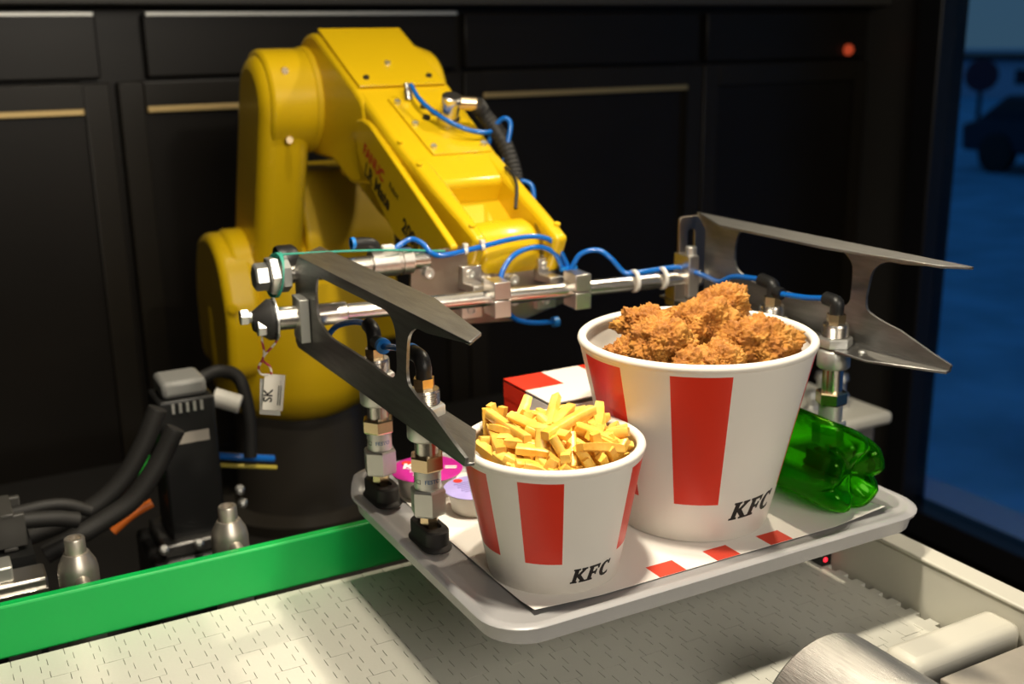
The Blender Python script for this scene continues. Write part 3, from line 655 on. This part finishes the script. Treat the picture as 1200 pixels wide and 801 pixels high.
# hoses, ties, loose fitting
def hose(pts, r=.0031, name='air_hose'): return part(name, MB().tube(pts, r, 10), BLUE, gp)
hose([(.088, .474, .205), (.1029, .47, .219), (.1113, .47, .2239), (.124, .47, .2284), (.1329, .46, .2242), (.1384, .45, .2146), (.1494, .44, .2121), (.1922, .44, .2164), (.2363, .44, .2219), (.2702, .44, .2216), (.2932, .44, .2113), (.3072, .44, .1894), (.3131, .44, .1754)])
hose([(.2090, .425, .166), (.2106, .425, .1726), (.2191, .43, .1906), (.2388, .435, .2055), (.2701, .44, .2095), (.2931, .44, .1991), (.3048, .44, .1763), (.306, .44, .171)])
hose([(.3112, .435, .1764), (.3223, .43, .1966), (.3398, .42, .2015), (.3513, .41, .1927), (.3663, .405, .1754), (.3751, .400, .1735), (.3998, .398, .1738), (.4338, .396, .1745), (.448, .39, .172), (.452, .355, .168), (.44, .3171, .1704), (.44, .2921, .1808), (.4395, .2480, z3 + .0150)])
hose([(.205, .44, .146), (.2236, .44, .141), (.2458, .45, .1236), (.269, .45, .1163), (.2986, .45, .1134)])
hose([(.0, .440, .128), (.0, .4154, .1445), (.003, .3899, .1617), (.005, .3445, .1757), (.0065, .3090, z1 + .020)])
hose([(.0065, .273, z1 + .0065), (.0065, .2400, .1735), (.0065, .2080, z2 + .0175)])
hose([(.4395, .212, z3 + .005), (.44, .1761, .1790), (.4395, .1470, z4 + .013)])
for p in ((.300, .45, .1134),): part('release_ring', MB().cyl(V(p) - V((.004, 0, 0)), V(p) + V((.003, 0, 0)), .0062, n=18), BLUE2, gp)
part('hose_manifold', MB().box((.302, .425, .164), (.322, .452, .178)), BLK, gp, .002)
for p in ((.306, .44, .178), (.316, .437, .178)): part('release_ring', MB().cyl(V(p), V(p) + V((0, 0, .004)), .0058, n=18), BLUE2, gp)
for p, d in (((.176, .44, .2148), (1, 0, .1)), ((.1975, .44, .2170), (1, 0, .12))):
    part('cable_tie', MB().lathe([(.0034, -.002), (.0046, -.002), (.0046, .002), (.0034, .002)], p, d, 16, caps=False).cbox(V(p) + V((0, -.001, .006)), (.005, .005, .004)), WHT, gp)
for u in (.376, .414):
    c = at(u) + V((0, -.0005, .003)); part('cable_tie', MB().lathe([(.0100, -.0018), (.0136, -.0018), (.0136, .0018), (.0100, .0018)], c, rd, 24, caps=False), WHT, gp)
f = part('push_in_fitting', MB().tube([(.056, .470, .2300), (.068, .470, .2295), (.078, .470, .2265), (.083, .470, .216)], .0066, 14), BLK, gp)
part('release_ring', MB().lathe([(.0034, 0), (.0066, 0), (.0070, .002), (.0066, .004), (.0034, .004)], (.0525, .470, .2303), (1, 0, 0), 20, caps=False), BLUE2, f)
part('cable_tie', MB().cbox((.092, .462, .2225), (.014, .010, .008)), WHT, gp, .002)

# hanging tag
tg = thing('hang_tag', 'white card tag hanging on a red and white twisted string', 'tag', (-.062, .452, .084))
twist = mat('red white twine', (.75, .70, .65), .8); n_ = twist.node_tree
wv = n_.nodes.new('ShaderNodeTexWave'); wv.inputs['Scale'].default_value = 70; wv.bands_direction = 'DIAGONAL'
tcx = n_.nodes.new('ShaderNodeTexCoord'); rpx = n_.nodes.new('ShaderNodeValToRGB'); rpx.color_ramp.interpolation = 'CONSTANT'
rpx.color_ramp.elements[0].color = (.36, .03, .06, 1); rpx.color_ramp.elements[1].position = .5; rpx.color_ramp.elements[1].color = (.72, .66, .62, 1)
n_.links.new(tcx.outputs['Object'], wv.inputs[0]); n_.links.new(wv.outputs[0], rpx.inputs[0]); n_.links.new(rpx.outputs[0], n_.nodes['Principled BSDF'].inputs['Base Color'])
part('string', MB().tube([(-.0600, .437, .158), (-.0620, .440, .146), (-.0590, .446, .130), (-.0600, .452, .120), (-.0640, .454, .112), (-.0620, .454, .104), (-.0550, .451, .1035)], .0012, 8).tube([(-.0460, .430, .150), (-.0500, .436, .140), (-.0600, .450, .122), (-.0530, .450, .112), (-.0520, .450, .1035)], .0012, 8), twist, tg)
cx = Matrix.Rotation(R(-18), 3, 'Z') @ Matrix.Rotation(R(8), 3, 'Y')
cd = V((-.0510, .450, .083))
part('card', MB().cbox(cd, (.0215, .0006, .040), 0, cx), CARD, tg)
cx2 = Matrix.Rotation(R(-32), 3, 'Z') @ Matrix.Rotation(R(5), 3, 'Y')
part('folded_leaf', MB().cbox(cd + V((-.003, .004, -.006)), (.0225, .0006, .040), 0, cx2), mat('grey white card', (.62, .60, .57), .5), tg)
vs, fs = text2d('SK', .013, .0003)
part('lettering', MB().add([cd + cx @ V((-.0015 - b, -.0006, a - .004)) for a, b in vs], fs), INK, tg)
for k in range(2): part('print_line', MB().add([cd + cx @ V(q) for q in ((.0045 + k * .0022, -.0006, -.014), (.0055 + k * .0022, -.0006, -.014), (.0055 + k * .0022, -.0006, .008), (.0045 + k * .0022, -.0006, .008))], [(0, 1, 2, 3)]), INK, tg)

# ------------------------------------------------------------------ robot arm
rb = thing('robot_arm', 'yellow industrial robot arm on a black base behind the tray', 'robot', (.165, 1.06, -.318))
part('base', MB().lathe([(0, -.318), (.150, -.318), (.150, -.300), (.120, -.292), (.112, -.27), (.108, -.150), (.104, -.13), (0, -.13)], (.165, 1.06, 0), n=56), BASEB, rb)
# turret
part('turret', MB().lathe([(0, -.142), (.085, -.142), (.108, -.132), (.124, -.112), (.132, -.085), (.134, -.04), (.132, .04), (.122, .085), (.09, .11), (0, .115)], (.165, 1.06, 0), n=48, rad=lambda i, t: 1 + .035 * math.cos(4 * t + .6)), YEL2, rb)
sh = [(.965, -.06), (.952, .05, .03), (.985, .135, .04), (1.04, .165, .04), (1.12, .15, .04), (1.16, .06, .04), (1.15, -.06)]
part('shoulder_cheek', MB().prism(fillet(sh, .03, 5), SIDE, .030, .085), YEL, rb, .012, seg=3)
part('motor_housing', MB().prism(fillet([(.975, -.03), (.975, .15), (1.01, .243, .03), (1.02, .25), (1.17, .25, .02), (1.18, -.03)], .012, 4), SIDE, .168, .315), YEL2, rb, .010, seg=3)
part('cover_screw', MB().lathe([(0, 0), (.008, 0), (.007, .004), (0, .005)], (.040, .955, .06), (-.5, -1, 0), 14), YEL, rb)
# lower arm
j2 = (1.045, .100); j3 = (.940, .362)
def hull(c0, r0, c1, r1, n=12):
    dx, dy = c1[0] - c0[0], c1[1] - c0[1]; a = math.atan2(dy, dx); P = []
    for k in range(n + 1): t = a - PI / 2 + PI * k / n; P.append((c1[0] + r1 * math.cos(t), c1[1] + r1 * math.sin(t)))
    for k in range(n + 1): t = a + PI / 2 + PI * k / n; P.append((c0[0] + r0 * math.cos(t), c0[1] + r0 * math.sin(t)))
    return P
la = part('lower_arm', MB().prism(hull(j2, .068, j3, .068), SIDE, .083, .158), YEL, rb, .022, seg=4)
part('joint_cap', MB().cyl((.095, *j3), (.172, *j3), .0735, n=48), YEL, la, .006)
part('joint_cap', MB().cyl((.050, *j2), (.172, *j2), .066, n=48), YEL, la, .008)
for v, z in ((.895, .405), (.895, .31), (.96, .13)): part('cover_screw', MB().lathe([(0, 0), (.006, 0), (.005, .003), (0, .003)], (.120, v - .014, z), (0, -1, .2), 12), BRASS, la)
# upper arm: elbow housing and forearm
el = [(.903, .458, .02), (.954, .450, .03), (.990, .405, .03), (.992, .330, .04), (.950, .284, .03), (.842, .282, .02), (.78, .255), (.700, .262), (.72, .366), (.752, .384, .006)]
ua = part('elbow_housing', MB().prism(fillet(el, .01, 5), SIDE, .170, .312), YEL, rb, .007, seg=3)
part('elbow_cover', MB().prism([(.750, .3835), (.902, .4585), (.900, .4625), (.746, .3865)], SIDE, .178, .304), YEL, ua, .0015)
for u, v in ((.195, .765), (.287, .765), (.241, .80)): part('cover_screw', MB().lathe([(0, 0), (.0045, 0), (.004, .003), (0, .003)], (u, v, .3865 + (v - .746) * .493), (0, -.44, .9), 12), ZINC if v > .79 else BASEB, ua)
part('elbow_bulge', MB().cyl((.300, .870, .365), (.338, .870, .365), .075, .062, n=40), YEL, ua, .008)
part('joint_cap', MB().cyl((.160, .940, .362), (.172, .940, .362), .076, n=48), YEL2, ua, .003)
part('cable_boss', MB().cyl((.180, .815, .290), (.240, .815, .272), .028, n=24), YEL, ua, .006)
# forearm: tapering box with a recess near the wrist
def fore(t): return V((0, .752 + (.440 - .752) * t, .384 + (.226 - .384) * t))
fd = V((0, -.312, -.158)).normalized(); fn_ = V((0, -.158, .312)).normalized()
def fsec(t, u0, u1, dep, top=0):
    c = fore(t) + fn_ * top
    return [c + V((u0, 0, 0)), c + V((u1, 0, 0)), c + V((u1, 0, 0)) - fn_ * dep, c + V((u0, 0, 0)) - fn_ * dep]
fa = part('forearm', MB().rings([fsec(0, .172, .310, .125), fsec(.35, .174, .306, .118), fsec(.52, .178, .302, .112), fsec(.66, .182, .300, .095, -.004)]), YEL, rb, .008, seg=3)
part('fork', MB().rings([fsec(.50, .178, .204, .108), fsec(.70, .182, .206, .090), fsec(.88, .188, .206, .070), fsec(1.0, .190, .206, .045)]), YEL, fa, .006, seg=3)
part('fork', MB().rings([fsec(.50, .280, .302, .108), fsec(.70, .284, .304, .090), fsec(.90, .288, .306, .072), fsec(1.04, .288, .306, .050)]), YEL, fa, .006, seg=3)
part('recess_floor', MB().rings([fsec(.60, .20, .286, .06, -.03), fsec(.86, .203, .287, .03, -.045)]), YEL2, fa)
part('side_cover', MB().prism(fillet([(.745, .345, .02), (.700, .345, .02), (.452, .216, .01), (.505, .190, .02), (.62, .205), (.735, .290, .02)], .015, 4), SIDE, .1665, .176), YEL, fa, .002)
wr = part('wrist', MB().lathe([(0, -.044), (.026, -.044), (.034, -.036), (.036, -.01), (.036, .03), (.030, .040), (0, .040)], (.246, .490, .200), (1, 0, 0), 36), YEL, rb, .003)
part('wrist_ring', MB().cyl((.288, .490, .200), (.294, .490, .200), .0345, n=36), ALUM, wr)
part('wrist_nose', MB().cyl((.245, .505, .196), (.245, .488, .188), .040, .032, n=36), YEL, wr, .004)
for t, u in ((.40, .178), (.55, .182), (.93, .192), (.97, .298)):
    c = fore(t) + V((u + .004, 0, 0)); part('cover_screw', MB().lathe([(0, 0), (.004, 0), (.0035, .003), (0, .003)], c, fn_, 10), YEL, fa)
# lettering on the side cover
def side_text(txt, size, t, drop, m, bold=0):
    vs, fs = text2d(txt, size, bold); c = fore(t) - fn_ * drop
    part('lettering', MB().add([c + fd * a + fn_ * b + V((.1662, 0, 0)) for a, b in vs], fs), m, fa)
side_text('FANUC', .022, .30, .056, REDINK, .0008)
side_text('Robot', .012, .50, .050, INK, .0002)
side_text('LR Mate', .026, .36, .080, INK, .001)
side_text('200iD', .026, .70, .078, INK, .001)
# connector panel on the forearm
pc = lambda t, u, h=0: fore(t) + V((u, 0, 0)) + fn_ * h
pn = part('connector_panel', MB().rings([[pc(.10, .206, -.001), pc(.10, .294, -.001), pc(.10, .294, .003), pc(.10, .206, .003)], [pc(.50, .212, -.001), pc(.50, .294, -.001), pc(.50, .294, .003), pc(.50, .212, .003)]]), YEL, fa, .001)
for t, u in ((.14, .214), (.14, .286), (.46, .218), (.46, .288), (.30, .216)): part('socket_screw', MB().lathe([(0, 0), (.0042, 0), (.0042, .004), (.002, .004), (0, .003)], pc(t, u, .003), fn_, 12), ZINC, pn)
part('connector', MB().lathe([(0, 0), (.015, 0), (.015, .010), (.0125, .012), (.0125, .030), (.0135, .032), (.0135, .038), (.011, .040), (0, .040)], pc(.30, .262, .003), fn_, 28), STEEL, pn)
part('connector_elbow', MB().cyl(pc(.30, .266, .033), pc(.33, .292, .036), .0095, n=20), BRASS, pn)
part('air_valve', MB().lathe([(0, 0), (.006, 0), (.006, .012), (.004, .014), (.004, .022), (0, .022)], pc(.12, .233, .003), (0, .3, 1), 16), STEEL, pn)
for t, u in ((.18, .246), (.23, .254), (.26, .238)): part('air_port', MB().lathe([(0, 0), (.005, 0), (.005, .004), (0, .004)], pc(t, u, .003), fn_, 12), BLK, pn)
cond = [pc(.33, .292, .036), (.306, .640, .350), (.318, .612, .318), (.322, .590, .280), (.318, .575, .250), (.310, .560, .226), (.306, .548, .212)]
part('cable_conduit', MB().tube(cond, .0105, 14, sub=14, rf=lambda i, n: 1.06 if i % 2 else .94), BLKR, rb)
part('conduit_collar', MB().cyl((.310, .560, .216), (.308, .545, .196), .017, n=24), BLK, rb, .003)
part('wrist_cable', MB().tube([pc(.62, .292, .004), pc(.74, .285, .010), pc(.84, .270, -.004)], .0022, 8), BLK, rb)
def rhose(pts): part('air_hose', MB().tube(pts, .0032, 10), BLUE, rb)
rhose([pc(.12, .233, .025), pc(.20, .232, .022), pc(.28, .238, .020), pc(.36, .252, .018), pc(.41, .272, .015), pc(.42, .295, .012), pc(.40, .312, .010)])
rhose([(.3020, .628, .300), (.3100, .622, .330), (.3200, .612, .345), (.3260, .604, .338), (.3180, .600, .310), (.3120, .598, .285), (.3160, .594, .262)])
rhose([(.3150, .585, .262), (.3250, .575, .268), (.3350, .566, .262), (.3330, .560, .240), (.3200, .556, .215)])

# ------------------------------------------------------------------ motor, cables and frame bits left of the robot
mo = thing('servo_motor', 'black servo motor with grey cap standing behind the green guide', 'motor', (-.10, .68, -.318))
part('motor_body', MB().box((-.137, .645, -.150), (-.069, .713, .030)), BLK, mo, .004)
part('motor_flange', MB().box((-.150, .630, -.165), (-.054, .728, -.148)), STEELD, mo, .003)
part('end_cap', MB().box((-.130, .650, .030), (-.076, .708, .052)), mat('grey cast cap', (.22, .22, .21), .45), mo, .006)
part('name_plate', MB().box((-.126, .6445, -.026), (-.080, .6465, -.012)), mat('silver label', (.34, .31, .27), .5), mo)
for k in range(5): part('vent_rib', MB().box((-.122 + k * .0085, .643, .014), (-.1185 + k * .0085, .646, .026)), ALUM, mo)
part('connector', MB().cyl((-.066, .668, .020), (-.036, .655, .008), .012, n=20), WHT, mo, .002)
part('motor_cable', MB().tube([(-.074, .69, .04), (-.050, .69, .045), (-.026, .69, .03), (-.020, .68, -.02), (-.024, .675, -.07)], .0085, 10), BLKR, mo)
part('gearbox', MB().box((-.165, .620, -.318), (-.045, .745, -.165)), BLK, mo, .006)
for u, v, z in ((-.152, .622, -.150), (-.110, .622, -.152), (-.060, .625, -.152), (-.050, .64, -.100), (-.048, .64, -.118)):
    part('bolt', MB().lathe([(0, 0), (.006, 0), (.006, .006), (.004, .008), (0, .008)], (u, v, z), (0, -.5, 1), 14), ZINC, mo)
def cable(name, label, pts, r, m, rf=None, sub=8):
    single(name, MB().tube(pts, r, 12, sub=sub, rf=rf), m, pts[0], label, 'cable')
rib = lambda i, n: 1.02 if i % 2 else .97
cable('cable_conduit', 'thick black ribbed conduit curving down beside the motor', [(-.1419, .62, .0322), (-.1625, .62, -.0086), (-.1886, .62, -.046), (-.2229, .62, -.0729), (-.2617, .62, -.0854), (-.30, .62, -.094)], .0115, BLKR, rib, 18)
cable('cable_conduit', 'second black ribbed conduit below the first one beside the motor', [(-.1285, .595, .0125), (-.155, .595, -.0301), (-.1841, .595, -.0642), (-.2191, .595, -.0829), (-.2554, .592, -.0965), (-.285, .592, -.108)], .0115, BLKR, rib, 18)
cable('ground_wire', 'bright green wire beside the black motor', [(-.168, .69, -.11), (-.160, .69, -.08), (-.150, .69, -.055), (-.145, .70, -.03)], .0038, mat('green wire', (.03, .40, .05), .4))
cable('signal_wire', 'orange wire end beside the black motor', [(-.200, .68, -.135), (-.175, .68, -.118), (-.150, .68, -.108)], .0058, mat('orange wire', (.70, .16, .02), .4))
cable('signal_wire', 'blue wire between the motor and the robot base', [(-.060, .70, -.070), (-.030, .69, -.075), (.01, .69, -.085)], .005, BLUE)
cable('signal_wire', 'thin yellow wire between the motor and the robot base', [(-.062, .69, -.079), (-.030, .68, -.084), (.01, .68, -.094)], .003, mat('yellow wire', (.45, .36, .05), .4))
ch = thing('cable_chain', 'black plastic cable chain lying flat left of the motor', 'cable chain', (-.42, .55, -.13))
for k in range(9):
    u = -.62 + k * .036 - .004
    part('chain_link', MB().box((u, .520, -.062), (u + .032, .528, -.026)).box((u, .572, -.062), (u + .032, .580, -.026)).box((u + .008, .520, -.030), (u + .022, .580, -.024)).box((u + .008, .520, -.066), (u + .022, .580, -.061)), mat('dark grey nylon', (.05, .048, .044), .45), ch, .0015)
part('chain_cable', MB().tube([(-.64, .54, -.048), (-.50, .545, -.048), (-.34, .548, -.044), (-.28, .552, -.050), (-.25, .556, -.060)], .009, 12), BLKR, ch)
part('chain_cable', MB().tube([(-.64, .562, -.046), (-.50, .560, -.044), (-.34, .560, -.040), (-.27, .564, -.040), (-.235, .566, -.056)], .007, 12), BLKR, ch)
part('support_tray', MB().box((-.75, .505, -.318), (-.30, .585, -.067)), BLK, ch)
ex = thing('aluminium_extrusion', 'grooved aluminium profile beam behind the green guide', 'beam', (-.45, .46, -.10))
part('beam', MB().box((-.95, .442, -.112), (-.295, .480, -.066)), ALU, ex, .003)
part('groove_rail', MB().box((-.95, .4385, -.084), (-.295, .443, -.076)), STEEL, ex, .001)
part('beam_cap', MB().box((-.95, .448, -.066), (-.325, .478, -.050)), ALUM, ex, .002)
for u in (-.9, -.34): part('support_leg', MB().box((u, .445, ZF), (u + .03, .475, -.112)), STEELD, ex)
# grey machine block seen past the right plate
mb_ = thing('side_machine', 'small grey machine box with pale lid standing behind the bottle end', 'machine', (.90, .70, ZF))
part('machine_body', MB().box((.80, .60, ZF), (1.02, .80, -.195)), mat('grey machine paint', (.16, .15, .14), .5), mb_, .006)
part('machine_lid', MB().box((.79, .585, -.195), (1.045, .81, -.172)), RAILW, mb_, .008)
for u, v, z in ((.83, .62, .05), (.86, .66, .07), (.91, .64, .03), (.95, .66, .05), (.985, .65, .045)):
    part('valve_knob', MB().lathe([(0, 0), (.014, 0), (.014, z * .5), (.008, z * .6), (.008, z), (.012, z + .004), (.010, z + .014), (0, z + .016)], (u, v, -.172), (0, 0, 1), 16), ZINC, mb_)
# ------------------------------------------------------------------ outside the window
def wheel(t, c, ax, r):
    wl = part('wheel', MB().lathe([(0, -.1), (r * .6, -.1), (r, -.09), (r, .09), (r * .6, .1), (0, .1)], c, ax, 24), BLKR, t); return wl
zg = -1.8
car = thing('parked_car', 'dark parked car outside the window at dusk', 'car', (16.3, 10.4, zg))
DK = mat('dark car paint', (.02, .03, .05), .3)
prof = [(8.4, .32), (8.35, .72), (9.0, .85), (9.5, 1.27), (11.6, 1.27), (12.15, .85), (12.45, .75), (12.4, .32)]
part('car_body', MB().prism([(a, b + zg) for a, b in prof], SIDE, 15.5, 17.2), DK, car, .07, seg=3)
part('car_windows', MB().prism([(9.2, .88 + zg), (9.58, 1.20 + zg), (11.5, 1.20 + zg), (11.95, .88 + zg)], SIDE, 15.48, 17.22), mat('dark car glass', (.01, .02, .03), .1), car)
for v in (9.2, 11.7):
    for u in (15.55, 17.05): wheel(car, (u, v, zg + .32), (1, 0, 0), .32)
sg = thing('round_sign', 'round dark red sign on a post far outside the window', 'sign', (20, 15.73, zg))
part('sign_disc', MB().cyl((20, 15.73, -.43), (19.92, 15.67, -.43), .34, n=40), mat('dark red sign', (.10, .03, .05), .5), sg)
part('post', MB().cyl((20.06, 15.78, zg), (20.06, 15.78, -.3), .05, n=12), FRAME, sg)
bd = thing('far_building', 'low pale building across the dusky ground', 'building', (36, 28, zg))
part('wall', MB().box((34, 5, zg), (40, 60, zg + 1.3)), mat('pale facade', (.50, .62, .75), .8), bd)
part('roof', MB().box((33.8, 4.8, zg + 1.3), (40.2, 60.2, zg + 1.5)), FRAME, bd)
for v in range(8, 58, 4): part('window', MB().box((33.97, v, zg + .5), (34.02, v + 1.6, zg + 1.0)), MATS['dark car glass'], bd)
